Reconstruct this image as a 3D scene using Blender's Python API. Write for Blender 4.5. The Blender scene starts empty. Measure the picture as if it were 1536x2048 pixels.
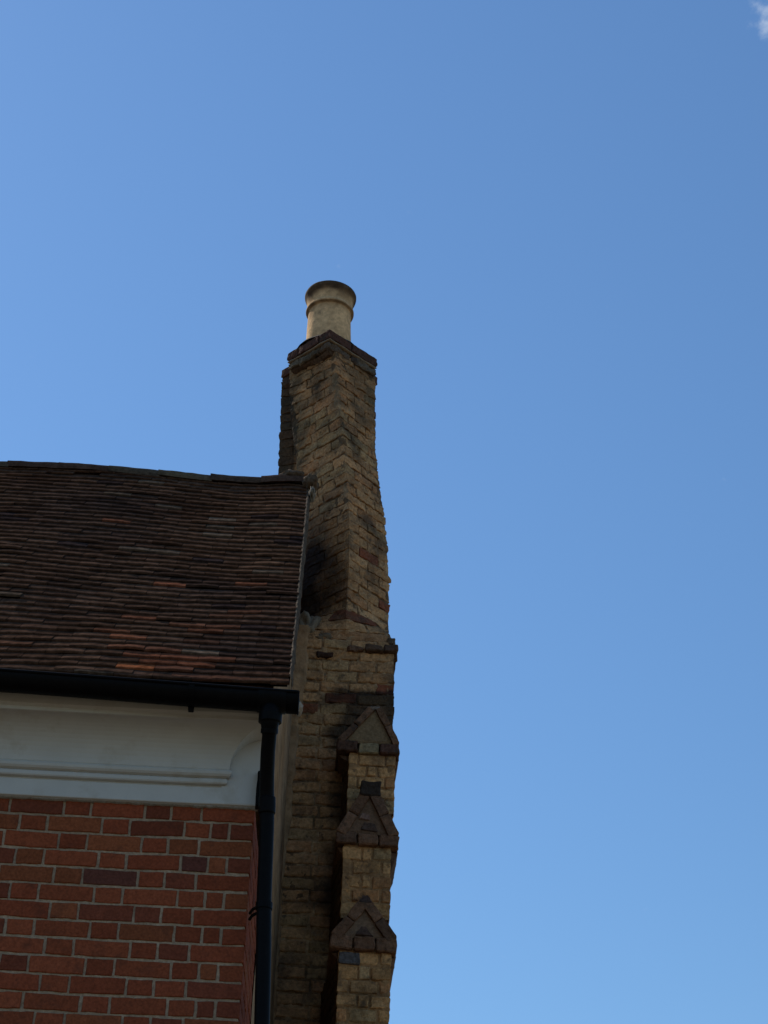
import bpy, math, random
from mathutils import Vector, Matrix, noise
S = bpy.context.scene
C = S.collection
R = math.radians
CZ = 1.6                                    # eye height of the camera above the ground

# ------------------------------------------------------------------ camera
cam = bpy.data.cameras.new('camera'); co = bpy.data.objects.new('camera', cam); C.objects.link(co)
yaw, pitch, roll = R(2.381), R(34.268), R(1.760)
h = Vector((math.sin(yaw), math.cos(yaw), 0)); r0 = Vector((math.cos(yaw), -math.sin(yaw), 0)); zz = Vector((0, 0, 1))
F = h*math.cos(pitch) + zz*math.sin(pitch); U0 = -h*math.sin(pitch) + zz*math.cos(pitch)
Rt = r0*math.cos(roll) + U0*math.sin(roll); Up = U0*math.cos(roll) - r0*math.sin(roll)
m = Matrix((Rt, Up, -F)).transposed().to_4x4(); m.translation = (0, 0, CZ); co.matrix_world = m
cam.sensor_fit = 'VERTICAL'; cam.sensor_height = 24; cam.lens = 24*3600/2048
cam.clip_start = .05; cam.clip_end = 20000
S.camera = co

# ------------------------------------------------------------------ sky and sun
SUN_AZ, SUN_EL = -45, 46                    # azimuth from +Y, minus = left; behind the building
w = bpy.data.worlds.new("World"); S.world = w; w.use_nodes = True
wn = w.node_tree.nodes; sky = wn.new('ShaderNodeTexSky'); sky.sky_type = 'NISHITA'; sky.sun_disc = False
sky.sun_elevation = R(SUN_EL); sky.sun_rotation = R(SUN_AZ)
sky.air_density = 1.5; sky.dust_density = 0.12; sky.ozone_density = 10; sky.altitude = 50
wb = wn.new('ShaderNodeVectorMath'); wb.operation = 'MULTIPLY'; wb.inputs[1].default_value = (.975, 1.005, .985)   # white balance
wl = w.node_tree.links; wl.new(sky.outputs[0], wb.inputs[0])
# one small fair-weather cloud, fixed by its direction in the sky
CD = Vector((.2232, .6222, .7503)).normalized()
tc = wn.new('ShaderNodeTexCoord'); df = wn.new('ShaderNodeVectorMath'); df.operation = 'DISTANCE'; df.inputs[1].default_value = CD
wl.new(tc.outputs['Generated'], df.inputs[0])
nz = wn.new('ShaderNodeTexNoise'); nz.inputs['Scale'].default_value = 95; nz.inputs['Detail'].default_value = 7; nz.inputs['Roughness'].default_value = .55; wl.new(tc.outputs['Generated'], nz.inputs['Vector'])
fa = wn.new('ShaderNodeMapRange'); fa.inputs[1].default_value = 0.0; fa.inputs[2].default_value = .023; fa.inputs[3].default_value = 0; fa.inputs[4].default_value = .62; wl.new(df.outputs['Value'], fa.inputs[0])
sb = wn.new('ShaderNodeMath'); sb.operation = 'SUBTRACT'; wl.new(nz.outputs['Fac'], sb.inputs[0]); wl.new(fa.outputs[0], sb.inputs[1])
cm = wn.new('ShaderNodeMapRange'); cm.interpolation_type = 'SMOOTHSTEP'; cm.inputs[1].default_value = .08; cm.inputs[2].default_value = .55; cm.inputs[4].default_value = .7; wl.new(sb.outputs[0], cm.inputs[0])
mxw = wn.new('ShaderNodeMix'); mxw.data_type = 'RGBA'; wl.new(cm.outputs[0], mxw.inputs[0]); wl.new(wb.outputs[0], mxw.inputs[6]); mxw.inputs[7].default_value = (4.6, 5.4, 6.6, 1)
wl.new(mxw.outputs[2], wn['Background'].inputs[0]); wn['Background'].inputs[1].default_value = .12
sl = bpy.data.lights.new('sun', 'SUN'); so = bpy.data.objects.new('sun', sl); C.objects.link(so)
sl.energy = 4.5; sl.angle = R(.5); sl.color = (1, .94, .85)
sd = Vector((math.sin(R(SUN_AZ))*math.cos(R(SUN_EL)), math.cos(R(SUN_AZ))*math.cos(R(SUN_EL)), math.sin(R(SUN_EL))))
so.rotation_euler = sd.to_track_quat('Z', 'Y').to_euler()
S.view_settings.view_transform = 'Standard'; S.view_settings.look = 'None'
S.view_settings.exposure = 0.05; S.view_settings.gamma = 1

# ------------------------------------------------------------------ helpers
class MB:
    def __init__(s): s.v = []; s.f = []; s.c = []
    def vert(s, p, c=(1, 1, 1)): s.v.append((p[0], p[1], p[2] + CZ)); s.c.append(c); return len(s.v)-1
    def grid(s, P, cols, closed=False):
        n, k = len(P), len(P[0]); ids = [[s.vert(P[i][j], cols[i][j] if isinstance(cols, list) else cols) for j in range(k)] for i in range(n)]
        for i in range(n-1):
            for j in range(k-1): s.f.append((ids[i][j], ids[i][j+1], ids[i+1][j+1], ids[i+1][j]))
            if closed: s.f.append((ids[i][k-1], ids[i][0], ids[i+1][0], ids[i+1][k-1]))
        return ids
    def build(s, name, mat, parent=None, smooth=False):
        me = bpy.data.meshes.new(name); me.from_pydata(s.v, [], s.f)
        a = me.color_attributes.new('Col', 'FLOAT_COLOR', 'POINT')
        for i, c in enumerate(s.c): a.data[i].color = (c[0], c[1], c[2], 1)
        me.materials.append(mat)
        if smooth:
            for p in me.polygons: p.use_smooth = True
        o = bpy.data.objects.new(name, me); C.objects.link(o)
        if parent:
            o.parent = parent; o.matrix_parent_inverse = parent.matrix_world.inverted()
        return o
def thing(name, loc, label, cat, group=None):
    o = bpy.data.objects.new(name, None); C.objects.link(o); o.location = loc; o.empty_display_size = .3
    o['label'] = label; o['category'] = cat
    if group: o['group'] = group
    bpy.context.view_layer.update()
    return o
def N(p, s, o=0.): return noise.noise(Vector((p[0]*s+o, p[1]*s+o*1.7, p[2]*s-o)))
def mixc(a, b, t): return tuple(a[i]*(1-t)+b[i]*t for i in range(3))
def mul(a, k): return tuple(x*k for x in a)
def clamp(x, a=0., b=1.): return max(a, min(b, x))
def smooth(x): x = clamp(x); return x*x*(3-2*x)

def material(name, color=None, rough=.9, grain=(60, .25), bump=(120, .3, .004), bump2=None, spec=.03, blotch=None):
    """procedural; base colour = own colour attribute (or color) x noise"""
    mt = bpy.data.materials.new(name); mt.use_nodes = True; nt = mt.node_tree; n = nt.nodes; l = nt.links
    b = n['Principled BSDF']; b.inputs['Roughness'].default_value = rough; b.inputs['Specular IOR Level'].default_value = spec
    tc = n.new('ShaderNodeTexCoord')
    if color is None:
        at = n.new('ShaderNodeAttribute'); at.attribute_name = 'Col'; base = at.outputs['Color']
    else:
        rg = n.new('ShaderNodeRGB'); rg.outputs[0].default_value = (*color, 1); base = rg.outputs[0]
    def noi(sc, det=6):
        t = n.new('ShaderNodeTexNoise'); t.inputs['Scale'].default_value = sc; t.inputs['Detail'].default_value = det; t.inputs['Roughness'].default_value = .65
        l.new(tc.outputs['Object'], t.inputs['Vector']); return t.outputs['Fac']
    mr = n.new('ShaderNodeMapRange'); l.new(noi(grain[0]), mr.inputs[0]); mr.inputs[1].default_value = .3; mr.inputs[2].default_value = .7
    mr.inputs[3].default_value = 1-grain[1]; mr.inputs[4].default_value = 1+grain[1]
    vm = n.new('ShaderNodeVectorMath'); vm.operation = 'SCALE'; l.new(base, vm.inputs[0]); l.new(mr.outputs[0], vm.inputs['Scale'])
    out = vm.outputs[0]
    if blotch:                               # (scale, colour, amount, threshold)
        mx = n.new('ShaderNodeMix'); mx.data_type = 'RGBA'; mp = n.new('ShaderNodeMapRange'); l.new(noi(blotch[0], 8), mp.inputs[0])
        mp.inputs[1].default_value = blotch[3]; mp.inputs[2].default_value = blotch[3]+.12; mp.inputs[4].default_value = blotch[2]
        l.new(mp.outputs[0], mx.inputs[0]); l.new(out, mx.inputs[6]); mx.inputs[7].default_value = (*blotch[1], 1); out = mx.outputs[2]
    l.new(out, b.inputs['Base Color'])
    if bump:
        bp = n.new('ShaderNodeBump'); bp.inputs['Strength'].default_value = bump[1]; bp.inputs['Distance'].default_value = bump[2]
        l.new(noi(bump[0]), bp.inputs['Height'])
        if bump2:
            b2 = n.new('ShaderNodeBump'); b2.inputs['Strength'].default_value = bump2[1]; b2.inputs['Distance'].default_value = bump2[2]
            l.new(noi(bump2[0], 3), b2.inputs['Height']); l.new(b2.outputs[0], bp.inputs['Normal'])
        l.new(bp.outputs[0], b.inputs['Normal'])
    return mt

M = {}
M['red_brick'] = material('red_brick', None, .92, (90, .30), (260, .5, .003), (45, .4, .006), spec=.08, blotch=(11, (.09, .035, .022), .45, .56))
M['old_brick'] = material('old_brick', None, .95, (55, .38), (150, .9, .006), (38, .8, .010), blotch=(16, (.055, .045, .035), .75, .56))
M['tile'] = material('clay_tile', None, 1.0, (45, .35), (160, .6, .004), (30, .4, .006), blotch=(9, (.024, .015, .012), .6, .57), spec=0)
M['mortar'] = material('mortar', None, .97, (70, .3), (160, .8, .005), (30, .6, .008))
M['render'] = material('render', None, .97, (14, .35), (90, .5, .004), (12, .7, .02), blotch=(6, (.10, .075, .05), .6, .55))
M['paint'] = material('white_paint', (.52, .505, .465), .65, (7, .05), (50, .15, .002), (9, .15, .008), spec=.25, blotch=(5, (.40, .36, .29), .55, .53))
M['cast'] = material('black_gutter', (.0040, .0036, .0038), .5, (30, .3), (60, .15, .002), (10, .2, .006), spec=.07, blotch=(22, (.012, .011, .010), .35, .6))
M['pot'] = material('terracotta_pot', None, .9, (26, .30), (110, .5, .003), (20, .4, .006), blotch=(19, (.17, .12, .075), .5, .57))
M['ground'] = material('ground', (.145, .115, .075), .95, (2, .25), (40, .4, .01))

def poly_surf(polyfn, lens):
    """polyfn(t) -> plan points at height t (rel. camera); lens = nominal segment lengths. returns surf(s,t), breaks"""
    acc = [0.]
    for L in lens: acc.append(acc[-1]+L)
    def surf(s, t):
        pts = polyfn(t); k = 0
        while k < len(lens)-1 and s > acc[k+1]: k += 1
        f = (s-acc[k])/lens[k]; a, b = pts[k], pts[k+1]
        x = a[0]+(b[0]-a[0])*f; y = a[1]+(b[1]-a[1])*f
        def nr(i):
            p, q = pts[i], pts[i+1]; v = Vector((q[1]-p[1], -(q[0]-p[0]), 0)); return v.normalized()
        n = nr(k)
        if abs(s-acc[k]) < 1e-6 and k > 0: n = (n+nr(k-1)); n = n.normalized()*min(1.35, 1/max(.5, n.length/2))
        elif abs(s-acc[k+1]) < 1e-6 and k < len(lens)-1: n = (n+nr(k+1)); n = n.normalized()*min(1.35, 1/max(.5, n.length/2))
        return Vector((x, y, t)), n
    return surf, acc

def brick(mb, surf, sa, sb, ta, tb, col, rng, g=.010, bev=.004, wob=.002, ero=.003, step=.03, brk=(), dp=.022, proud=0., corner=None, stain_shade=None, wave=None):
    sa += g/2; sb -= g/2; ta += g/2; tb -= g/2
    if sb-sa < .012: return
    ss = [sa, sa+bev]; n = max(1, round((sb-sa-2*bev)/step))
    for i in range(1, n): ss.append(sa+bev+(sb-sa-2*bev)*i/n)
    ss += [sb-bev, sb]
    for b in brk:
        if sa+.012 < b < sb-.012:
            ss = [q for q in ss if abs(q-b) > .008] + [b]
    ss = sorted(ss)
    nt = max(1, round((tb-ta-2*bev)/step)); ts = [ta, ta+bev] + [ta+bev+(tb-ta-2*bev)*i/nt for i in range(1, nt)] + [tb-bev, tb]
    ph = rng.uniform(0, 90); tl = rng.uniform(-1, 1)*wob/.1; P = []; cc = []
    def pt(s, t, dd):
        tt = t + tl*(s-(sa+sb)/2) + (wave(s, t) if wave else 0)
        p, nn = surf(s, tt); q = p + nn*dd
        return q
    rows = [-1]+list(range(len(ts)))+[len(ts)]
    for i in rows:
        row = []; cr = []
        for j in [-1]+list(range(len(ss)))+[len(ss)]:
            ii = clamp(i, 0, len(ts)-1); jj = clamp(j, 0, len(ss)-1); t = ts[int(ii)]; s = ss[int(jj)]
            edge = (ii in (0, len(ts)-1)) or (jj in (0, len(ss)-1))
            p0, nn = surf(s, t)
            ws = N(p0, 28, ph)*wob if jj in (0, len(ss)-1) else 0
            wt = N(p0, 28, ph+7)*wob if ii in (0, len(ts)-1) else 0
            if i in (-1, len(ts)) or j in (-1, len(ss)): dd = -dp
            else: dd = proud + (-bev*.8 if edge else 0) + N(p0, 22, 3.3)*ero + N(p0, 70, ph)*ero*.5
            row.append(pt(s+ws, t+wt, dd))
            k = 1+.12*N(p0, 30, ph)
            c = mul(col, k)
            if stain_shade: c = stain_shade(row[-1], c)
            cr.append(c)
        P.append(row); cc.append(cr)
    mb.grid(P, cc)

def sheet(mb, surf, s_list, t_list, depth, amp, colf, brk=()):
    P = []; cc = []
    for t in t_list:
        row = []; cr = []
        for s in s_list:
            p, n = surf(s, t); dq = depth if not brk or min(abs(s-b) for b in brk) > .04 else depth*.3; q = p + n*(dq + (amp if dq == depth else amp*.45)*(N(p, 35, 5)+.5*N(p, 90, 2))); row.append(q); cr.append(colf(q))
        P.append(row); cc.append(cr)
    mb.grid(P, cc)
def frange(a, b, st):
    n = max(1, math.ceil((b-a)/st)); return [a+(b-a)*i/n for i in range(n+1)]
def box(mb, x0, x1, y0, y1, z0, z1, c, bev=.006, rough=.003, seed=0, sub=.04, xf=None):
    """rounded, slightly uneven block; xf maps a point to its place"""
    cx, cy, cz = (x0+x1)/2, (y0+y1)/2, (z0+z1)/2
    def P(p):
        q = Vector(p)
        # chamfer: pull in the vertices that lie on two or more faces
        on = [abs(q[0]-x0) < 1e-6 or abs(q[0]-x1) < 1e-6, abs(q[1]-y0) < 1e-6 or abs(q[1]-y1) < 1e-6, abs(q[2]-z0) < 1e-6 or abs(q[2]-z1) < 1e-6]
        if sum(on) >= 2:
            for k, c0 in enumerate((cx, cy, cz)):
                if on[k]: q[k] += bev*(.55 if q[k] < c0 else -.55)
        d = Vector((N(q, 25, seed), N(q, 25, seed+9), N(q, 25, seed+17)))*rough*1.5
        q = q+d
        return xf(q) if xf else q
    def ax(a, b):
        L = b-a
        if L < 3*bev: return [a, b]
        return [a] + frange(a+bev, b-bev, sub) + [b]
    X, Y, Z = ax(x0, x1), ax(y0, y1), ax(z0, z1)
    def cf(q): return mul(c, 1+.15*N(q, 20, seed))
    for zc in (z0, z1):
        g = [[P((x, y, zc)) for x in (X if zc == z1 else X[::-1])] for y in Y]; mb.grid(g, [[cf(q) for q in r] for r in g])
    for yc in (y0, y1):
        g = [[P((x, yc, z)) for x in (X if yc == y0 else X[::-1])] for z in Z]; mb.grid(g, [[cf(q) for q in r] for r in g])
    for xc in (x0, x1):
        g = [[P((xc, y, z)) for y in (Y if xc == x1 else Y[::-1])] for z in Z]; mb.grid(g, [[cf(q) for q in r] for r in g])
def tube(mb, pts, rad, n=20, c=(1, 1, 1), caps=True, rf=None):
    pts = [Vector(p) for p in pts]; rings = []
    up = Vector((0, 1, 0))
    for i, p in enumerate(pts):
        d = (pts[min(i+1, len(pts)-1)] - pts[max(i-1, 0)]).normalized()
        a = d.cross(up); a = a.normalized() if a.length > 1e-3 else Vector((1, 0, 0)); b = d.cross(a).normalized()
        rr = rad[i] if isinstance(rad, (list, tuple)) else rad
        rings.append([p + (a*math.cos(2*math.pi*k/n) + b*math.sin(2*math.pi*k/n))*rr for k in range(n)])
    if caps:
        rings = [[pts[0]]*n] + rings + [[pts[-1]]*n]
    mb.grid(rings, c, closed=True)
def lathe(mb, c, prof, n=48, col=None, wobble=0., lean=(0, 0)):
    P = []; cc = []
    z0 = prof[0][1]
    for r, z in prof:
        row = []; cr = []
        for k in range(n):
            a = 2*math.pi*k/n; q = Vector((c[0]+r*math.cos(a)+lean[0]*(z-z0), c[1]+r*math.sin(a)+lean[1]*(z-z0), z))
            q += Vector((N(q, 9, 1), N(q, 9, 4), N(q, 14, 8)*.6))*wobble
            row.append(q); cr.append(col(q) if callable(col) else col)
        P.append(row); cc.append(cr)
    mb.grid(P, cc, closed=True)

# ------------------------------------------------------------------ ground and cloud
g = MB(); nx = 40
def gz(x, y): return -CZ
xs = [-6000, -1500, -300, -80, -30, -10, -3, 0, 3, 10, 30, 80, 300, 1500, 6000]
g.grid([[(x, y, gz(x, y)) for x in xs] for y in xs], (1, 1, 1))
go = g.build('ground', M['ground']); go['kind'] = 'structure'

# ================================================================== RED BRICK HOUSE
DW = 7.041; XC = -.217                       # wall plane, corner
house = thing('brick_house', (-3.2, 8.4, 0), 'red brick house with dark tiled roof, white cornice and black gutter, left of the chimney', 'house')
FL = Vector((.095, 2.76, 0)).normalized()  # run of the flank
rng = random.Random(4)
Lf, Ls = 6.6, .80
pf = lambda t: [(XC-Lf, DW), (XC, DW), (XC+FL[0]*Ls, DW+FL[1]*Ls)]
surf, acc = poly_surf(pf, [Lf, Ls])
ZT = 3.2517; CH = .0762
wallmb = MB(); mort = MB()
def redcol(rng):
    u = rng.random()
    if u < -1: c = (.13, .045, .035)
    elif u < .18: c = (.235, .062, .036)
    elif u < .5: c = (.30, .072, .036)
    elif u < .8: c = (.325, .082, .040)
    else: c = (.31, .090, .042)
    return (c[0]*.78*(kk := rng.uniform(.85, 1.12)), c[1]*.80*kk, c[2]*.72*kk)
def wv(s, t): return .0025*math.sin(s*2.3+t*1.1)+.0018*N((s, t, 0), 3.0, 2)
for k in range(64):
    tb = ZT-k*CH; ta = tb-CH; cuts = []
    if k % 2 == 0: seq = [.222, .128, .111]; first = (-.222, .106)
    else: seq = [.100, .077, .113]; first = (-.100, .212)
    s = Lf-first[0]*-1
    br = [(Lf+first[0], Lf+first[1])]
    for w_ in seq[1:]: br.append((s-w_, s)); s -= w_
    big = True
    while s > .1:
        w_ = (.2265 if big else .1165)+rng.uniform(-.0015, .0015); big = not big
        br.append((s-w_, s)); s -= w_
    # return side beyond the first brick
    e = Lf+first[1]
    while e < Lf+Ls-.03:
        w_ = min(.11 if e-Lf > .15 else .22, Lf+Ls-e); br.append((e, e+w_)); e += w_
    for a, b in br:
        vis = tb > 2.1 and b > Lf-1.5
        c = redcol(rng)
        if k == 4 and a < Lf-.66 < b: c = (.125, .044, .030)
        if k == 3 and a < Lf-.26 < b: c = (.12, .042, .030)
        brick(wallmb, surf, a, b, ta, tb, c, rng, g=.0112+rng.uniform(-.0015, .0025), bev=.003, wob=.0034 if vis else 0, ero=.0014,
              step=.022 if vis else .12, brk=(Lf,), dp=.016, proud=rng.uniform(-.0015, .0015), wave=wv)
wall = wallmb.build('wall', M['red_brick'], house)
mc = lambda q: mul((.37, .265, .175), 1+.25*N(q, 12, 3))
sheet(mort, surf, frange(0, Lf-1.6, .3)[:-1]+frange(Lf-1.6, Lf, .012)+frange(Lf, Lf+Ls, .012)[1:], [-CZ, 0, 1, 2]+frange(2.05, ZT, .012), -.0065, .0022, mc)
mort.build('mortar_joints', M['mortar'], wall)

# rendered flank running back to the yellow wall
def fx(y): return XC+FL[0]/FL[1]*(y-DW)
ROOF = dict(de=6.84, ze=3.752, dr=9.6)
def roofz_line(y):                           # plain slope line
    return 3.752+(6.735-3.752)*(y-6.84)/2.76
fl = MB(); P = []; cc = []
ys = frange(DW+.74, 9.86, .05)
for i in range(90):
    f = i/89; row = []; cr = []
    for y in ys:
        top = roofz_line(y)-.06; z = 1.4+(top-1.4)*f
        q = Vector((fx(y)+.004+.007*N((0, y, z), 3, 2), y, z)); row.append(q)
        cr.append(mul(mixc((.31, .18, .090), (.35, .22, .125), clamp(.5+1.6*N(q, 2.2, 1))), 1+.3*N(q, 9, 4)))
    P.append(row); cc.append(cr)
fl.grid(P, cc)
fl.grid([[(fx(y)+.004, y, z) for y in (DW+.74, 9.86)] for z in (-CZ, 1.4)], (.25, .19, .13))
fl.build('rendered_flank', M['render'], house, True)

# ---- roof: courses of plain clay tiles
rdz = lambda x: 6.725+.018*math.exp(-((x+.22)/.16)**2)+.022*clamp((-x-.6)/1.2)+.012*math.sin(x*3.1)
def roof(x, u):
    """u: 0 eave .. 1 ridge. returns point on the roof plane"""
    y = 6.80+(9.62-6.80)*u
    z = 3.735+(rdz(x)-3.735)*u - .035*math.sin(math.pi*u)*(1+.3*math.sin(x*1.7+2))
    z += .004*math.sin(x*5.2+u*9)*math.sin(math.pi*min(1, u*1.4)) + .016*N((x, u*3, 0), 1.3, 6)
    z += .05*math.exp(-((u-.12)/.15)**2)*0
    return Vector((x, y, z))
tiles = MB(); rng = random.Random(11)
NC = 43; TW = .166
SL = (Vector((0, 9.62-6.80, 6.72-3.735))).length
XR = -.098
def tilecol(x, u, rng):
    red = clamp(.55-abs(x+.66)*1.2) * clamp(1.2-u*2.4) * 1.2
    a = mixc((.085, .045, .028), (.055, .036, .029), clamp(.5+1.2*N((x, u*4, 0), 1.2, 4)))
    brn = clamp(.4+1.0*N((x, u*5, 0), 1.6, 9)+.5*clamp(x+1.3)*u)
    a = mixc(a, (.115, .066, .042), brn*.8)
    q = rng.random()
    if q < .02+red*.75: a = mixc(a, (.27, .092, .045), rng.uniform(.15, .75)**(1.3-red*.5))
    elif q > .975: a = (.14, .10, .070)
    elif q > .95: a = (.048, .032, .028)
    a = (a[0]*.98, a[1]*.93, a[2]*.90)
    return mul(a, rng.uniform(.68, 1.15)*.92)
def tile(mb, x0, x1, u, rng, c, last=False):
    th = .0125; expo = 1/NC; ln = 1.75*expo
    lift = rng.uniform(-.002, .003)+.004*clamp(N((x0, u*20, 0), 2.2, 1))+(.008 if rng.random() < .015 else 0); tw = rng.uniform(-.004, .004); dr = rng.uniform(-.006, .006); cb = rng.uniform(-.0015, .0035); wv_ = rng.uniform(-.003, .003)
    n = 8 
    P = []
    def base(x, uu):
        a = roof(x, uu); b = roof(x, uu+.01); d = (b-a).normalized(); nn = Vector((0, -d[2], d[1])); return a, d, nn
    top_lo, top_hi, bot_lo, bot_hi = [], [], [], []
    for i in range(n+1):
        f = i/n; x = x0+.0012+(x1-x0-.0024)*f
        a, d, nn = base(x, u); b, _, _ = base(x, u+ln)
        cam_ = cb*(1-(2*f-1)**2)+wv_*math.sin(f*7)*.3+.0016*N((x*1.0, u*50, 5), 38, 2) ; t2 = tw*(f-.5)
        low = a + d*(dr+.005*N((x, u*19, 3), 55, 1)) + nn*(.0245+lift+cam_+t2); hi = b + nn*(.004+cam_*.5)
        top_lo.append(low+d*.003); top_hi.append(hi); bot_lo.append(low-nn*th); bot_hi.append(hi-nn*th*.3)
        if i == 0: fr0 = low-nn*.002
    front = [p-(Vector((0, 0, 0))) for p in top_lo]
    nn = base(x0, u)[2]; d = base(x0, u)[1]
    fr_top = [p-d*.003-nn*.003 for p in top_lo]
    mb.grid([bot_lo, fr_top, top_lo, top_hi], [[mul(c, .9*(1+.6*N((x0+i*.02, u*40, 1), 30, 3))) for i in range(n+1)], [mul(c, 1.1*(1+.6*N((x0+i*.02, u*40, 1), 30, 4))) for i in range(n+1)], [mul(c, 1+.6*N((x0+i*.02, u*40, 1), 30, 5)) for i in range(n+1)], [mul(c, .8)]*(n+1)])
    mb.grid([bot_hi, bot_lo], c)
    for e in (0, n):
        q = [bot_lo[e], fr_top[e], top_lo[e], top_hi[e]]; ids = [mb.vert(p, mul(c, .9)) for p in q]; mb.f.append(tuple(ids if e == n else ids[::-1]))
for k in range(-2, NC):
    u = (k if k >= -1 else -1.12)/NC; off = (0 if k % 2 else .083)+rng.uniform(-.008, .008); x = XR+rng.uniform(-.004, .006)
    first = True
    while x > -6.9:
        w_ = TW+rng.uniform(-.003, .003)
        if first: w_ = TW-off if k % 2 == 0 else TW; first = False
        c = tilecol(x-w_/2, u, rng)
        if k == 0 and abs(x-w_/2+.78) < .08: c = (.26, .085, .035)
        if rng.random() < .998: tile(tiles, x-w_, x, u, rng, c)
        x -= w_
rf = tiles.build('roof', M['tile'], house)
# back slope and underlay of the roof
bk = MB()
bk.grid([[roof(x, u)-Vector((0, 0, .030)) for x in frange(-7, XR-.01, .25)] for u in frange(0, 1, .05)], (.05, .04, .035))
bk.grid([[(x, 9.62+f*2.8, rdz(x)-.02-f*3.0) for x in frange(-7, XR, .3)] for f in frange(0, 1, .1)], (.07, .05, .045))
bk.build('roof_deck', M['tile'], rf)
# ridge tiles, one mesh each
rx = -.075; i = 0
while rx > -6.8:
    L = .33+rng.uniform(-.012, .012); rm = MB(); P = []; n = 12
    r_ = .088+rng.uniform(-.004, .004); jz = rng.uniform(-.003, .003); tlt = rng.uniform(-.007, .007)
    base_c = mul(rng.choice([(.095, .070, .048), (.085, .056, .040), (.11, .082, .052), (.085, .050, .036)]), .95)
    for (rr) in (r_, r_-.016):
        rows = []
        for j in range(9):
            f = j/8; x = rx-(L+.012)*f; cz = rdz(x)-.044+jz+.012*clamp(x+1.2)+tlt*(f-.5)+(.004*f); row = []
            for a in range(n+1):
                an = math.pi*(-.02+1.04*a/n); q = Vector((x, 9.62-rr*math.cos(an), cz+rr*.92*math.sin(an))); q += Vector((0, N(q, 12, i), N(q, 12, i+3)))*.005
                row.append(q)
            rows.append(row)
        P.append(rows)
    rm.grid(P[0], [[mul(base_c, 1+.35*N(q, 9, i)) for q in r] for r in P[0]]); rm.grid([r[::-1] for r in P[1]], base_c)
    rm.grid([P[0][0], P[1][0]], base_c); rm.grid([P[1][-1], P[0][-1]], base_c); rm.grid([[r[0] for r in P[0]], [r[0] for r in P[1]]], base_c)
    rm.build('ridge_tile', M['tile'], rf)
    rx -= L; i += 1
# pale mortar fillet down the verge
vf = MB(); rows = []; cc = []
for u in frange(-.004, .955, .0055):
    a = roof(XR, u); b = roof(XR, u+.01); d = (b-a).normalized(); nn = Vector((0, -d[2], d[1])); row = []
    wd = .009+.007*N((u, 0, 0), 60, 2)+.006*clamp(u*1.3)
    for (ex, ez) in ((-.006, .020), (.004, .030), (.4*wd, .026), (wd, .008), (wd+.003, -.03), (wd*.6, -.045)):
        q = a+nn*ez+Vector((ex, 0, 0)); q += Vector((N(q, 40, 1), N(q, 40, 2), N(q, 40, 3)))*.006; row.append(q)
    rows.append(row); cc.append([mul((.105, .075, .05), 1+.5*N(q, 18, 6)) for q in row])
vf.grid(rows, cc); vf.build('verge_mortar', M['mortar'], rf, True)
# broken mortar lump at the foot of the verge and the ridge end bedding
def blob(mb, c, r, col, seed=0, n=14):
    P = []
    for i in range(n+1):
        th = math.pi*i/n; row = []
        for j in range(n*2):
            ph = math.pi*j/n; d = Vector((math.sin(th)*math.cos(ph), math.sin(th)*math.sin(ph), math.cos(th)))
            k = 1+.45*N(d, 2.2, seed)+.2*N(d, 6, seed); row.append(Vector((c[0]+d[0]*r[0]*k, c[1]+d[1]*r[1]*k, c[2]+d[2]*r[2]*k)))
        P.append(row)
    mb.grid(P, [[mul(col, 1+.4*N(q, 25, seed)) for q in r] for r in P], closed=True)
lump = MB(); blob(lump, (-.064, 6.98, 3.70), (.024, .05, .026), (.34, .29, .23), 2); lump.build('mortar_lump', M['mortar'], rf, True)
lump = MB(); blob(lump, (-.095, 6.95, 3.70), (.02, .05, .02), (.20, .15, .11), 5); lump.build('mortar_lump', M['mortar'], rf, True)
lump = MB(); blob(lump, (-.085, 9.50, 6.66), (.05, .09, .05), (.13, .09, .06), 3); lump.build('mortar_lump', M['mortar'], rf, True)
lump = MB(); blob(lump, (-.070, 9.38, 6.50), (.020, .05, .045), (.20, .17, .13), 8); lump.build('mortar_lump', M['mortar'], rf, True)
lump = MB(); blob(lump, (-.20, 9.62, 6.78), (.09, .08, .035), (.12, .085, .06), 6); lump.build('mortar_lump', M['mortar'], rf, True)

# ---- cornice: painted timber, cove under the gutter
cor = MB()
prof = [(.012, 3.243), (.024, 3.247), (.026, 3.250), (.026, 3.322), (.020, 3.326), (.020, 3.330), (.040, 3.333), (.044, 3.338), (.044, 3.352), (.040, 3.357),
        (.036, 3.359), (.052, 3.364), (.060, 3.372), (.062, 3.382), (.056, 3.392), (.048, 3.397)]
for i in range(13):
    a = i/12*math.pi/2; prof.append((.050+.150*(1-math.cos(a)), 3.400+.155*math.sin(a)))
prof += [(.206, 3.557), (.206, 3.572), (.214, 3.575), (.222, 3.580), (.224, 3.62), (.20, 3.66), (0., 3.68)]
XE = -.385
P = []
for p, z in prof:
    xe = XE+p*1.0 if z > 3.327 else -.204
    wvy = lambda x: .004*math.sin(x*2.1)
    row = [Vector((x, DW-p+.001*N((x, 0, z), 5, 3), z+wvy(x)*.6)) for x in frange(-6.9, XE, .09)[:-1]] + [Vector((XE, DW-p, z))]
    row += [Vector((XE+(xe-XE)*f, DW-p, z)) for f in (.33, .66, 1)] + [Vector((xe, DW-.026, z))]
    P.append(row)
cor.grid(P, (1, 1, 1))
# end board beyond the mitre
box(cor, XE+.02, -.200, DW-.0265, DW+.02, 3.249, 3.64, (1, 1, 1), .003, .001, 1, .1)
crn = cor.build('cornice', M['paint'], house)
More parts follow.
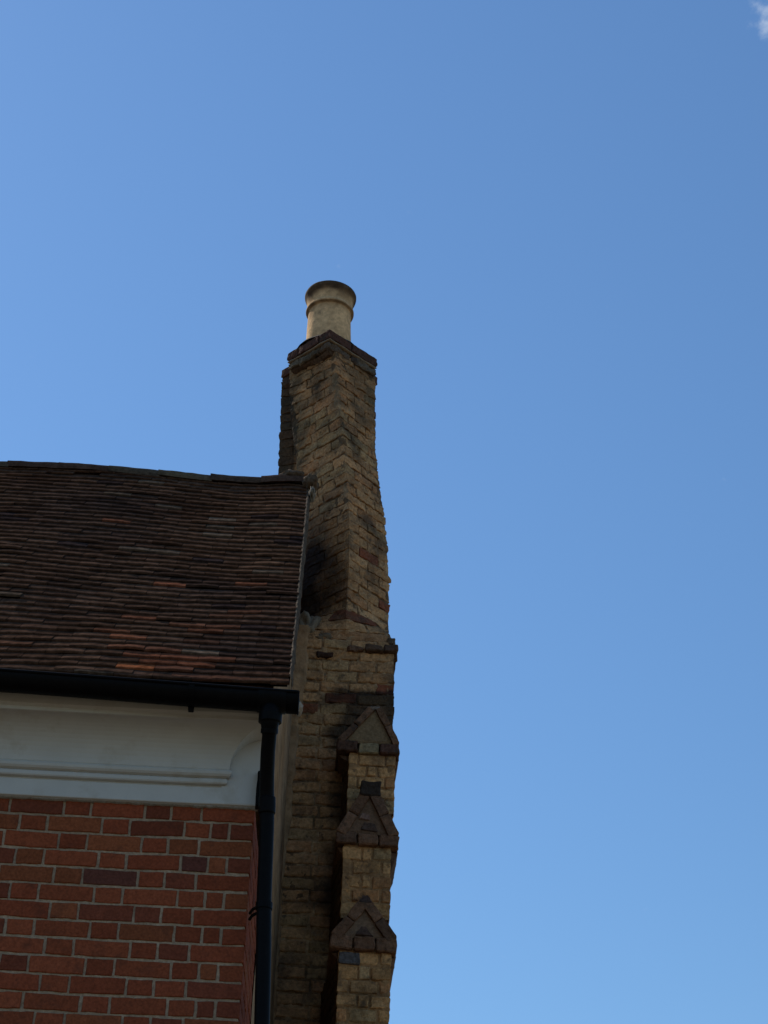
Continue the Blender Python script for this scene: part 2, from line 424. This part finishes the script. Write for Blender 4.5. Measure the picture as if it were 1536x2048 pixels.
# ragged paint and mortar line under the cornice
cl = MB(); rows = []; cc = []
for x in frange(-1.6, -.205, .012):
    row = []
    for yy, z in ((.004, 3.252), (-.018, 3.249), (-.014, 3.238), (.006, 3.236)):
        q = Vector((x, DW+yy, z+(z < 3.245)*.004*N((x, 0, 0), 30, 1))); row.append(q)
    rows.append(row); cc.append([(.30, .27, .23)]*4)
cl.grid(rows, cc); cl.build('bedding_line', M['mortar'], crn, True)

# ---- gutter
GR = .062; GY = 6.735
def gz_(x): return 3.612+.034*(-.06-x)/1.27
gm = MB(); P = []
sec = [(a) for a in frange(-.06, math.pi+.06, .2)]
xs = frange(-6.9, -.057, .22)
for x in xs:
    row = []; z0 = gz_(x)+.002*math.sin(x*4)
    for a in sec: row.append(Vector((x, GY-GR*math.cos(a), z0-GR*1.0*math.sin(a))))
    for a in sec[::-1]: row.append(Vector((x, GY-(GR-.005)*math.cos(a), z0-(GR-.005)*math.sin(a)+.001)))
    P.append(row)
gm.grid(P, (1, 1, 1), closed=True)
for sgn in (-1,):                             # rolled front lip
    tube(gm, [(x, GY-GR-.001, gz_(x)+.004) for x in xs], .0065, 10)
tube(gm, [(-.057, GY-GR*math.cos(a), gz_(-.06)-GR*math.sin(a)) for a in sec], .004, 8)
gut = gm.build('gutter', M['cast'], house, True)
es = MB(); c0 = Vector((-.057, GY, gz_(-.06)+.004))          # stop end
ids = [es.vert(c0+Vector((dx, -GR*1.02*math.cos(a), -GR*1.02*math.sin(a)))) for dx in (.004, -.01) for a in sec]
n = len(sec); es.f.append(tuple(range(n))); 
for i in range(n-1): es.f.append((i, i+1, n+i+1, n+i))
es.build('stop_end', M['cast'], gut)
def sleeve(x0, x1, k, name):
    s_ = MB(); P = []
    for x in (x0, x0+.001, (x0+x1)/2, x1-.001, x1):
        e = 0 if x in (x0, x1) else k
        P.append([Vector((x, GY-(GR+e)*math.cos(a), gz_(x)-(GR+e)*math.sin(a))) for a in sec])
    s_.grid(P, (1, 1, 1)); return s_.build(name, M['cast'], gut, True)
sleeve(-.228, -.108, .0045, 'outlet')
sleeve(-3.3, -3.18, .0045, 'union')
for x in (-.505, -1.45, -2.4, -4.3, -5.2):    # brackets
    b_ = MB(); P = []
    for dx in (-.012, .012):
        P.append([Vector((x+dx, GY-(GR+.005)*math.cos(a), gz_(x)-(GR+.005)*math.sin(a))) for a in sec])
    b_.grid(P, (1, 1, 1))
    box(b_, x-.012, x+.012, GY+.012, GY+.040, gz_(x)-GR-.016, gz_(x)-GR+.02, (1, 1, 1), .003, .0, 1)
    b_.build('gutter_bracket', M['cast'], gut)

# ---- downpipe
dpm = MB(); ox = -.170
tube(dpm, [(ox, GY, 3.60), (ox, GY, 3.535), (ox, GY+.002, 3.515), (ox, GY+.008, 3.495), (ox+.000, GY+.035, 3.455), (-.172, GY+.075, 3.40), (-.171, GY+.12, 3.33), (-.168, GY+.155, 3.27), (-.163, 6.91, 3.20), (-.158, 6.92, 3.10), (-.150, 6.93, 2.80), (-.138, 6.93, 2.58), (-.126, 6.93, 2.28), (-.10, 6.93, 1.0), (-.10, 6.93, -1.5)],
     [.047, .046, .044, .038] + [.0305]*11, 24)
dp = dpm.build('downpipe', M['cast'], house, True)
def ring(p0, p1, r, name, par):
    q = MB(); a, b = Vector(p0), Vector(p1)
    tube(q, [a, a+(b-a)*.04, a+(b-a)*.12, a+(b-a)*.88, a+(b-a)*.96, b], [r*.96, r, r, r, r, r*.96], 24); return q.build(name, M['cast'], par, True)
ring((ox, GY+.006, 3.500), (ox, GY+.000, 3.540), .049, 'pipe_collar', dp)
ring((ox, GY+.026, 3.460), (ox, GY+.018, 3.478), .0365, 'pipe_collar', dp)
ring((-.164, 6.903, 3.235), (-.161, 6.911, 3.165), .0355, 'pipe_socket', dp)
def clip(z, x):
    q = MB()
    tube(q, [(x, 6.93, z-.014), (x, 6.93, z+.014)], .0345, 24)
    for dz in (.013, -.013): tube(q, [(x-.01, 6.95, z+dz), (x-.046, 7.00, z+dz), (x-.058, 7.045, z+dz)], .0065, 8)
    return q.build('pipe_clip', M['cast'], dp)
clip(2.768, -.148); clip(.9, -.10)
q = MB(); box(q, -.214, -.196, 6.985, 7.03, 3.235, 3.40, (1, 1, 1), .003, .003, 2); q.build('pipe_clip', M['cast'], dp)

def lerp(tab, t):
    if t <= tab[0][0]: return tab[0][1]
    for (a, va), (b, vb) in zip(tab, tab[1:]):
        if t <= b: return va+(vb-va)*(t-a)/(b-a)
    return tab[-1][1]
# ================================================================== YELLOW BRICK GABLE WALL AND CHIMNEY
gw = thing('chimney_stack', (.2, 10.1, 0), 'weathered yellow brick chimney on a stepped gabled buttress, right of the tiled roof', 'chimney')
rng = random.Random(23)
def stain_shade(p, c):
    """tones on the old brick: algae, soot and lime patches, plus painted shade"""
    x, y, z = p[0], p[1], p[2]
    n1 = N(p, 3.2, 12); n2 = N(p, 9, 5)
    alg = clamp(.1+1.4*n1+.8*n2)*(.6 if z > 7.3 else .42)*(1 if z > 7.2 or z < 5.2 else .4)
    c = mixc(c, (.085, .095, .040), alg*.38)
    dk = clamp(1.6*N(p, 4.5, 31)+.7*n2+.5*N(p, 24, 8)-.10)
    c = mixc(c, (.065, .046, .034), dk*.72)
    c = mixc(c, (.12, .082, .055), clamp(1.8*N((p[0], p[1], p[2]*2.6), 9, 77)-.05)*.45)
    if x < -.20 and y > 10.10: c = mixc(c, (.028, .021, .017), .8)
    if z > 7.2: c = mixc(c, (.06, .055, .04), clamp((z-7.25)*.9+n2*1.2+.15)*.45)
    sx = clamp(.60-abs(x+.07)*2.9+.3*n1)*clamp(1.1-abs(z-6.28)/.62)         # painted shade of the hollow between verge and chimney, low on the left
    c = mixc(c, (.030, .022, .018), clamp(sx*2.7))
    if y > 9.7 and z < 5.35 and x > .02:                                  # soot and painted corner shade beside the buttress
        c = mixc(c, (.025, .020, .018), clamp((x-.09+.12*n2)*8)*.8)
    return c
def oldcol(rng, z=0):
    u = rng.random()
    if u < .05: c = (.25, .085, .045)
    elif u < .17: c = (.46, .235, .108)
    elif u < .55: c = (.50, .268, .122)
    elif u < .85: c = (.51, .283, .132)
    else: c = (.44, .270, .130)
    return mul(c, rng.uniform(.82, 1.10))
def omort(q): return stain_shade(q, mul(mixc((.16, .095, .05), (.47, .29, .15), clamp(.45+1.6*N(q, 4.5, 66)+.8*N(q, 17, 3))), 1+.3*N(q, 30, 3)))

def lay(mb, surf, s0, s1, t0, t1, brk=(), ch=.076, st=stain_shade, colf=oldcol, g=.013, bev=.006, wob=.005, ero=.008, step=.02, miss=.0, skip=None, phase=0):
    k = 0; t = t0
    while t < t1-.02:
        tb = min(t+ch, t1)
        s = s0; i = k+phase; firstw = (.11 if i % 2 else .055) if not brk else None
        cuts = [s0]
        # break so that every corner is crossed by a brick
        if brk:
            pos = []
            for j, b in enumerate(brk): pos += [b-(.105 if (i+j) % 2 else .215), b+(.215 if (i+j) % 2 else .105)]
            pos = sorted([p for p in pos if s0+.05 < p < s1-.05])
            cl2 = [s0]
            for p in pos:
                if p-cl2[-1] > .05: cl2.append(p)
            cl2.append(s1); out = [cl2[0]]
            for a, b in zip(cl2, cl2[1:]):
                has = any(a < q < b for q in brk); L = b-a
                if not has and L > .27:
                    n = max(2, round(L/.19)); out += [a+L*j/n for j in range(1, n)]
                out.append(b)
            cuts = out
        else:
            s = s0+firstw
            while s < s1-.05: cuts.append(s); s += (.225 if (len(cuts)+i) % 2 else .115)+rng.uniform(-.006, .006)
            cuts.append(s1)
        for a, b in zip(cuts, cuts[1:]):
            if skip and skip((a+b)/2, t): continue
            if rng.random() < miss: continue
            c = colf(rng, t)
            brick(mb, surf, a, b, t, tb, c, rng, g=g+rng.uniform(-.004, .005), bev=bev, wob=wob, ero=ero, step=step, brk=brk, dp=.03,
                  proud=rng.uniform(-.003, .003), stain_shade=st, wave=lambda s, t: .004*N((s, t, 0), 4, 8))
        t += ch; k += 1

# ---- base wall (front plane y = 9.8, right flank, back) up to the string course
YF = 9.8; XL, XRR = -.125, .497
def xr_(t): return .506-.010*clamp((t-4.8)/1)+.012*clamp((3.9-t)/2)*0
base_poly = lambda t: [(XL, YF), (xr_(t), YF), (xr_(t), YF+.62), (XL, YF+.62)]
bs, bacc = poly_surf(base_poly, [.60, .62, .60])
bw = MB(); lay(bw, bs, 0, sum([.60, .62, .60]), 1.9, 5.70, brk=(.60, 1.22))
low = MB()
base = bw.build('wall', M['old_brick'], gw)
bm = MB(); sheet(bm, bs, frange(0, .60, .012)+frange(.60, 1.22, .02)[1:]+frange(1.22, 1.82, .05)[1:], [-CZ]+frange(1.9, 5.70, .012), -.009, .012, omort, (.60,))
sheet(bm, bs, [0, .6, 1.22, 1.82], [-CZ, 1.9], -.001, 0, omort)
bm.build('mortar_joints', M['mortar'], base)
# smeared render lapping on to the brick face beside the house
sm = MB(); rows = []; cc = []
for z in frange(1.9, 5.78, .012):
    ed = lerp([(2, -.116), (4.0, -.108), (4.2, -.095), (4.5, -.085), (4.95, -.066), (5.2, -.055), (5.5, -.045), (5.8, -.03)], z)+.020*N((0, 0, z), 3.2, 4)+.014*N((0, 0, z), 11, 1)+.008*N((0, 0, z), 40, 1)
    row = []
    for f in (0, .4, .8, .93, 1):
        x = XL-.03+(ed-XL+.03)*f; row.append(Vector((x, YF-(.020-.006*f if f < 1 else -.004)+.004*N((x, 0, z), 20, 5), z)))
    rows.append(row); cc.append([mul(mixc((.31, .18, .090), (.35, .22, .12), clamp(.5+N(q, 3, 1)*1.5)), 1+.3*N(q, 12, 7)) for q in row])
sm.grid(rows, cc); sm.build('render_patch', M['render'], base, True)

# ---- broach and front shaft: square set diagonally on the base
cor_t = [(5.99, .184), (6.235, .188), (6.60, .178), (6.90, .156), (7.13, .126), (7.30, .108), (7.44, .086), (7.70, .050), (8.08, .024)]
ANG = 44.5
def diamond(cx, cy, rr, ang, depth_shift=0):
    """four corners: left, front, right, back"""
    return [(cx-rr*math.cos(R(ang-45)), cy-rr*math.sin(R(ang-45))*-1*0), (cx, cy-rr), (cx+rr, cy), (cx, cy+rr)]
def shaft_poly(t):
    fx_ = lerp(cor_t, t)+.004; rr = .292+(.288-.292)*clamp((t-6)/2); wl = rr*1.0; wr = rr
    wr = lerp([(5.9, .290), (6.6, .268), (6.9, .255), (7.15, .250), (7.44, .250), (7.7, .278), (8.1, .30)], t)
    wl = lerp([(5.9, .285), (6.6, .300), (7.1, .312), (7.7, .315), (8.1, .318)], t)
    L, Fp, Rp, B = (fx_-wl, YF+lerp([(5.9, .27), (6.5, .30), (7.0, .34), (7.6, .34), (8.1, .29)], t)), (fx_, YF+.0), (fx_+wr, YF+.285), (fx_+(wr-wl)*.5, YF+.57)
    mid = lambda a, b: ((a[0]+b[0])/2, (a[1]+b[1])/2)
    D8 = [L, mid(L, Fp), Fp, mid(Fp, Rp), Rp, mid(Rp, B), B]
    xa, xb = XL+.01, .490
    S8 = [(xa, YF+.28), (xa, YF+.012), ((xa+xb)/2, YF+.012), (xb, YF+.012), (xb, YF+.29), (xb, YF+.57), ((xa+xb)/2, YF+.57)]
    k = smooth((t-5.70)/.30)
    return [(S8[i][0]*(1-k)+D8[i][0]*k, S8[i][1]*(1-k)+D8[i][1]*k) for i in range(7)]
SL_ = [.205]*6
ss, sacc = poly_surf(shaft_poly, SL_)
brk_s = (.41, .82)
fs = MB()
lay(fs, ss, 0, 1.23, 5.695, 8.06, brk=brk_s, phase=1, ch=.0762, ero=.011, wob=.006, g=.010, bev=.004)
shaft = fs.build('chimney_shaft', M['old_brick'], gw)
fm = MB(); sheet(fm, ss, frange(0, .41, .0125)+frange(.41, .82, .0125)[1:]+frange(.82, 1.23, .03)[1:], frange(5.69, 8.10, .010), -.009, .011, omort, (.41, .82, 0))
fm.build('mortar_joints', M['mortar'], shaft)
# flaunching where the square turns diagonal, left shoulder
fl2 = MB()
blob(fl2, (-.045, 9.90, 5.80), (.075, .10, .10), (.21, .165, .115), 4, 20)
blob(fl2, (.06, 9.86, 5.72), (.10, .055, .035), (.20, .15, .10), 7, 20)
fl2.build('flaunching', M['mortar'], shaft, True)

# ---- rear shaft, a second flue set diagonally behind
def rear_poly(t):
    cx = .010+.004*(8-t); r_ = .335
    cx += -.015*clamp((t-7.4)/.6)
    return [(cx, 10.25+r_+.02), (cx-r_+.02*0, 10.25), (cx, 10.13), (cx+r_+.006, 10.25), (cx, 10.25+r_+.02)]
rs, racc = poly_surf(rear_poly, [.47, .36, .36, .47])
rb = MB(); lay(rb, rs, 0, 1.66, 5.80, 8.08, brk=(.47, .83, 1.19), ch=.0762, ero=.006, wob=.003, g=.010, bev=.003, phase=1, step=.03)
rear = rb.build('rear_chimney_shaft', M['old_brick'], gw)
rmm = MB(); sheet(rmm, rs, frange(0, .47, .02)+frange(.47, .83, .02)[1:]+frange(.83, 1.19, .02)[1:]+frange(1.19, 1.66, .02)[1:], frange(2.0, 8.12, .015), -.006, .008, omort, (.47, .83, 1.19))
rmm.build('mortar_joints', M['mortar'], rear)

# ---- cap: cement weathering below a dark oversailing brick course
def ring_poly(L, Fp, Rp, B): return lambda t: [B, L, Fp, Rp, B]
capL, capF, capR, capB = (-.306, 10.045), (-.016, 9.745), (.333, 10.05), (.015, 10.36)
cp = poly_surf(ring_poly(capL, capF, capR, capB), [.44, .42, .45, .44])
cap = MB()
def capcol(rng, z=0): return mul(rng.choice([(.10, .050, .036), (.12, .058, .040), (.09, .05, .038), (.14, .07, .045)]), rng.uniform(.8, 1.15))
lay(cap, cp[0], 0, 1.75, 8.100, 8.182, brk=(.44, .86, 1.31), ch=.082, st=None, colf=capcol, g=.010, bev=.005, wob=.006, ero=.006, step=.02)
cap.v, cap.f, cap.c = cap.v, cap.f, cap.c
n0 = len(cap.v)
def ringz(mb, pts, zs, col, amp=.006, n=16):
    """solid ring of sections: pts(z)->4 corners, closed; zs list of (z, grow)"""
    P = []; cc = []
    for z, gr in zs:
        row = []
        cxm = sum(p[0] for p in pts)/4; cym = sum(p[1] for p in pts)/4
        for i in range(4):
            a, b = pts[i], pts[(i+1) % 4]
            for j in range(n):
                f = j/n; q = Vector((a[0]+(b[0]-a[0])*f, a[1]+(b[1]-a[1])*f, 0)); d = (q-Vector((cxm, cym, 0)))
                q = q + d.normalized()*gr if gr > -9 else Vector((cxm, cym, 0)); q.z = z
                q += Vector((N(q, 16, 1), N(q, 16, 5), N(q, 10, 9)))*amp*1.6; row.append(q)
        P.append(row); cc.append([col(q) for q in row])
    mb.grid(P, cc, closed=True)
dark = lambda q: mul((.10, .062, .040), 1+.4*N(q, 12, 2))
cement = lambda q: mixc(mul((.22, .185, .14), 1+.5*N(q, 14, 2)), (.10, .085, .06), clamp(.3+2*N(q, 6, 8)))
pts4 = [capL, capF, capR, capB]
ringz(cap, pts4, [(8.085, -.02), (8.182, -.012), (8.19, -.03), (8.20, -.10), (8.24, -.16), (8.245, -10)], dark, .003)
capo = cap.build('chimney_cap', M['old_brick'], gw)
wm = MB()
ringz(wm, pts4, [(8.086, -.03), (8.0865, -.004), (8.092, .002), (8.099, -.004), (8.0995, -.03)], lambda q: mul((.26, .20, .14), 1+.5*N(q, 14, 2)), .005)
wm.build('mortar_bed', M['mortar'], capo, True)
lc = MB(); lw = poly_surf(ring_poly((capL[0]+.012, capL[1]), (capF[0]+.004, capF[1]+.016), (capR[0]-.010, capR[1]), (capB[0], capB[1]-.014)), [.44, .42, .45, .44])
def lowcol(rng, z=0): return mul(rng.choice([(.12, .085, .060), (.085, .060, .045), (.16, .125, .085), (.10, .075, .05)]), rng.uniform(.8, 1.15))
lay(lc, lw[0], 0, 1.75, 8.018, 8.086, brk=(.44, .86, 1.31), ch=.068, st=lambda p, c: mixc(c, (.27, .22, .155), clamp(1.8*N(p, 8, 40)-.1+clamp((p[2]-8.062)*20))*.7), colf=lowcol, g=.008, bev=.009, wob=.010, ero=.014, step=.016)
ringz(lc, [(p[0]*.985, p[1]) for p in pts4], [(7.995, -.10), (8.000, -.062), (8.012, -.040), (8.022, -.030)], dark, .010)
lc.build('oversailing_course', M['old_brick'], capo)
# cap of the rear shaft
rc = MB(); rp = [(-.350, 10.235), (0, 9.90), (.350, 10.26), (0, 10.62)]
cp2 = poly_surf(lambda t: [rp[3], rp[0], rp[1], rp[2], rp[3]], [.5]*4)
lay(rc, cp2[0], 0, 2.0, 8.10, 8.18, brk=(.5, 1.0, 1.5), ch=.08, st=None, colf=capcol, g=.010, bev=.005, wob=.006, ero=.006, step=.03)
ringz(rc, rp, [(8.0, -.05), (8.03, -.02), (8.09, -.012), (8.10, -.02), (8.18, -.015), (8.20, -.10), (8.21, -10)], dark, .004)
rc.build('rear_chimney_cap', M['old_brick'], rear)

# ---- chimney pot
def potc(q):
    c = mixc((.74, .46, .23), (.57, .36, .185), clamp(.5+2*N(q, 5, 2)))
    c = mixc(c, (.33, .20, .10), clamp(1.5*N(q, 9, 7)+.0)*.6)
    top = clamp((q[2]-8.625)*15+1.1*N(q, 10, 3)); c = mixc(c, (.055, .034, .022), top*.93)
    c = mixc(c, (.07, .045, .028), clamp(1-abs(q[2]-8.580)/.012+.5*N(q, 14, 1))*.85)  # dark band: shadow under the lip, painted into the colour
    return mul(c, 1+.12*N(q, 30, 3))
pm = MB(); px_, py_ = -.019, 10.07
prof = [(.150, 8.16), (.164, 8.18), (.162, 8.30), (.158, 8.42), (.156, 8.52), (.155, 8.572), (.156, 8.576), (.172, 8.579), (.1755, 8.588), (.1755, 8.597), (.171, 8.604), (.165, 8.609),
        (.163, 8.618), (.166, 8.645), (.171, 8.675), (.176, 8.700), (.185, 8.716), (.188, 8.728), (.188, 8.744), (.184, 8.754), (.172, 8.757), (.150, 8.752), (.138, 8.73), (.130, 8.6), (.130, 8.2)]
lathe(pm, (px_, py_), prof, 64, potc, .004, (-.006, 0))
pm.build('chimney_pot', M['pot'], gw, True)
pb = MB(); lathe(pb, (px_, py_), [(.235, 8.19), (.215, 8.215), (.185, 8.235), (.165, 8.245), (.155, 8.24)], 40, lambda q: mul((.13, .11, .09), 1+.4*N(q, 10, 2)), .012); pb.build('pot_flaunching', M['mortar'], capo, True)

# ---- string course, broken towards the left
sc_ = MB(); box(sc_, .318, .425, YF-.036, YF+.12, 5.612, 5.655, (.11, .068, .045), .006, .006, 3, .025); sc_.build('projecting_brick', M['old_brick'], gw)
sc_ = MB(); box(sc_, .432, .521, YF-.040, YF+.12, 5.614, 5.662, (.10, .062, .045), .006, .006, 5, .025); sc_.build('projecting_brick', M['old_brick'], gw)
sc_ = MB(); box(sc_, .49, .517, YF+.13, YF+.55, 5.612, 5.655, (.10, .06, .045), .006, .006, 6, .04); sc_.build('projecting_brick', M['old_brick'], gw)
sc_ = MB(); box(sc_, .455, .502, YF-.012, YF+.06, 5.67, 5.715, (.13, .09, .06), .008, .008, 8, .02); sc_.build('projecting_brick', M['old_brick'], gw)
sc_ = MB(); box(sc_, .205, .300, YF-.018, YF+.10, 5.612, 5.652, (.16, .085, .05), .008, .010, 9, .02); sc_.build('projecting_brick', M['old_brick'], gw)
sc_ = MB(); box(sc_, .010, .110, YF-.014, YF+.10, 5.560, 5.604, (.055, .030, .022), .008, .012, 11, .02); sc_.build('projecting_brick', M['old_brick'], gw)

# ---- three stages of the buttress, each ending in a small gable
def gabbrick(mb, quad, y0, y1, c, seed):
    """brick-like prism whose front outline is quad (x,z)*4"""
    def xf(q):
        u, v = q[0], q[2]
        a = Vector(quad[0])*(1-u)+Vector(quad[1])*u; b = Vector(quad[3])*(1-u)+Vector(quad[2])*u; p = a*(1-v)+b*v
        return Vector((p[0]+.0045*N((u*2, v*2, q[1]), 3, seed), q[1], p[1]+.0045*N((u*2, v*2, q[1]), 3, seed+5)))
    # box in unit space with its depth real
    cx = lambda t: t
    X = [0, .04, .25, .5, .75, .96, 1]; Z = [0, .08, .35, .65, .92, 1]; Y = [y0]+frange(y0+.006, y1, .05)
    def P(x, y, z):
        if (x in (0, 1)) + (z in (0, 1)) + (y == y0) >= 2:
            x = clamp(x, .015, .985) if y == y0 or z in (0, 1) else x; z = clamp(z, .03, .97); y = y+.003 if y == y0 else y
        q = xf((x, y, z)); q.y += .004*N(q, 30, seed); return q
    cf = lambda q: mul(c, 1+.25*N(q, 22, seed))
    def gr(g): mb.grid(g, [[cf(q) for q in r] for r in g])
    gr([[P(x, y0, z) for x in X] for z in Z])
    for z, rv in ((0, 1), (1, 0)): gr([[P(x, y, z) for x in (X[::-1] if rv else X)] for y in Y])
    for x, rv in ((0, 1), (1, 0)): gr([[P(x, y, z) for y in (Y[::-1] if rv else Y)] for z in Z])

DK = [(.17, .092, .055), (.19, .105, .062), (.145, .082, .052), (.21, .115, .068)]
def stage(k, y0, xl, xr, zb, zk, xkl, xkr, apex, kh, ah, peak=None, centre=None, inner=(.19, .155, .10), topw=.035, corb=.10, ck=None, blue=False):
    """y0 front plane; bricks from zb to zk (underside of kneeler row); kneeler row height kh; gable height ah"""
    part = MB()
    skew = -.075
    yb = YF+.02
    poly = lambda t: [(xl+skew*(yb-y0)/.65, yb), (xl, y0), (xr, y0), (xr+.004, yb)]
    sf, ac = poly_surf(poly, [yb-y0, xr-xl, yb-y0])
    a0 = yb-y0; b0 = a0+xr-xl
    def st2(p, c):
        c = mixc(c, (.095, .080, .040), clamp(N(p, 6, 12)*1.4)*.4)
        c = mixc(c, (.06, .045, .035), clamp(1.6*N(p, 7, 31)-.1)*.5)
        if p[0] < xl+.006 and p[1] > y0+.02: c = mixc(c, (.020, .016, .015), .85)  # left flank: soot, with its occlusion shade painted in
        return c
    def pc(rng, z=0):
        if blue and abs(z-(zk-.0762)) < .02 and rng.random() < .5: return (.10, .085, .080)
        u = rng.random(); c = (.49, .262, .108) if u < .4 else (.52, .285, .122) if u < .75 else (.46, .222, .092) if u < .88 else (.46, .285, .135)
        return mul(c, rng.uniform(.92, 1.22))
    nrow = max(1, round((zk-zb)/.0762)); ch = (zk-zb)/nrow
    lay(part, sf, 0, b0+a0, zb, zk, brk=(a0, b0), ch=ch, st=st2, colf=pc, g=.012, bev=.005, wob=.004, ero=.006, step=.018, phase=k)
    pier = part.build('buttress_stage', M['old_brick'], gw)
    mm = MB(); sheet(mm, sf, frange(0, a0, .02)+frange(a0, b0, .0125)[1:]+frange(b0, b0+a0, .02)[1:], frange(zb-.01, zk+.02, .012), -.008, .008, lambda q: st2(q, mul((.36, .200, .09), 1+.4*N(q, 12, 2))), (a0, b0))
    mm.build('mortar_joints', M['mortar'], pier)
    # kneeler row
    kn = MB(); yk = y0-.030; n3 = 3; wds = [xkl, xkl+(xkr-xkl)*.345, xkl+(xkr-xkl)*.675, xkr]
    for i in range(3):
        c = ck[i] if ck else DK[(i+k) % 4]
        tl = -.004*i
        box(kn, wds[i]+.004, wds[i+1]-.004, yk+(.012 if ck and i == 1 else 0), yb, zk+.004+tl, zk+kh+tl, c, .006, .005, i*3+k*7, .02)
    # corbel under the right-hand end, along the right flank, and a shorter one left
    gabbrick(kn, [(xr-.004, zk-corb), (xr+.008, zk-corb), (xkr-.004, zk-.012), (xr-.004, zk-.006)], y0+.05, yb, DK[k % 4], 3)
    gabbrick(kn, [(xl-.005, zk-corb*.35), (xl+.006, zk-corb*.35), (xl+.006, zk), (xkl+.012, zk)], y0+.03, yb, DK[(k+1) % 4], 4)
    kn.build('kneeler', M['old_brick'], pier)
    # gable infill
    gi = MB(); zt = zk+kh; za = zt+ah
    gabbrick(gi, [(xkl+.045, zt-.004), (xkr-.045, zt-.004), (apex+topw*.6, za-.02), (apex-topw*.6, za-.02)], y0-.012, yb, inner, 5+k)
    gi.build('gable_infill', M['mortar'], pier)
    # sloping coping bricks, two each side
    cpg = MB()
    def slope(x0, z0, x1, z1, th, sgn, parts, seed, yy=-.034):
        dx, dz = x1-x0, z1-z0; L = math.hypot(dx, dz); ux, uz = dx/L, dz/L; nx_, nz_ = (-uz, ux) if sgn > 0 else (uz, -ux)
        for i in range(parts):
            a, b = i/parts, (i+1)/parts; a += .01; b -= .01
            p = [(x0+dx*a, z0+dz*a), (x0+dx*b, z0+dz*b)]
            quad = [(p[0][0], p[0][1]), (p[0][0]+nx_*-th, p[0][1]+nz_*-th), (p[1][0]+nx_*-th, p[1][1]+nz_*-th), (p[1][0], p[1][1])]
            if sgn < 0: quad = [quad[1], quad[0], quad[3], quad[2]]
            gabbrick(cpg, quad, y0+yy, yb, mul(DK[(i+seed) % 4], .9+.2*((i*7+seed) % 3)/2), seed+i)
    th = peak or .045
    slope(xkl+.004, zt+.004, apex-topw, za, th, 1, 2, k*5+1)
    slope(xkr-.002, zt-.002, apex+topw, za, th, -1, 2, k*5+3)
    if centre == 'block':
        box(cpg, apex-.055, apex+.060, y0-.042, yb, za-.028, za+.062, (.050, .036, .028), .006, .004, 4, .02)
    elif centre == 'round':
        gabbrick(cpg, [(apex-topw-.018, za-.034), (apex+topw+.018, za-.034), (apex+topw*.55, za+.012), (apex-topw*.65, za+.008)], y0-.035, yb, (.085, .055, .045), 9)
    else:
        gabbrick(cpg, [(apex-topw-.002, za-.02), (apex+topw+.002, za-.02), (apex+topw*.75, za+.004), (apex-topw*.75, za+.002)], y0-.022, yb, (.22, .17, .13), 9)
    cpg.build('coping', M['old_brick'], pier)
    return pier
LT = (.22, .19, .14)
stage(1, 9.55, .236, .506, 4.42, 4.785, .158, .533, .381, .070, .235, centre=None, inner=(.23, .155, .085), topw=.036, corb=.12, ck=[(.09, .05, .035), (.30, .23, .13), (.11, .058, .042)], peak=.040)
stage(2, 9.35, .220, .486, 3.70, 4.115, .170, .531, .358, .070, .250, centre='block', inner=(.175, .105, .065), topw=.052, corb=.11, peak=.060)
stage(3, 9.15, .214, .488, -1.6+1.9, 3.430, .161, .522, .344, .076, .215, centre='round', inner=(.215, .14, .09), topw=.022, corb=.11, peak=.058)
# dark inner brick of the lowest gable
q = MB(); gabbrick(q, [(.292, 3.512), (.392, 3.508), (.352, 3.560), (.330, 3.562)], 9.150-.022, 9.3, (.10, .062, .048), 21); q.build('gable_brick', M['old_brick'], gw)
q = MB()
gabbrick(q, [(.300, 4.270), (.362, 4.262), (.358, 4.300), (.318, 4.305)], 9.35-.024, 9.5, (.26, .16, .12), 22); gabbrick(q, [(.31, 4.205), (.41, 4.195), (.39, 4.245), (.33, 4.25)], 9.35-.020, 9.5, (.10, .065, .05), 24)
q.build('gable_brick', M['old_brick'], gw)
q = MB(); gabbrick(q, [(.2135, 3.358), (.325, 3.356), (.325, 3.420), (.2135, 3.423)], 9.150-.009, 9.3, (.125, .112, .108), 31); q.build('blue_brick', M['old_brick'], gw)
# foot of the buttress down to the ground
q = MB(); box(q, .214, .488, 9.15, 9.82, -1.6, .30, (.30, .20, .10), .01, .01, 3, .2); q.build('buttress_foot', M['old_brick'], gw)
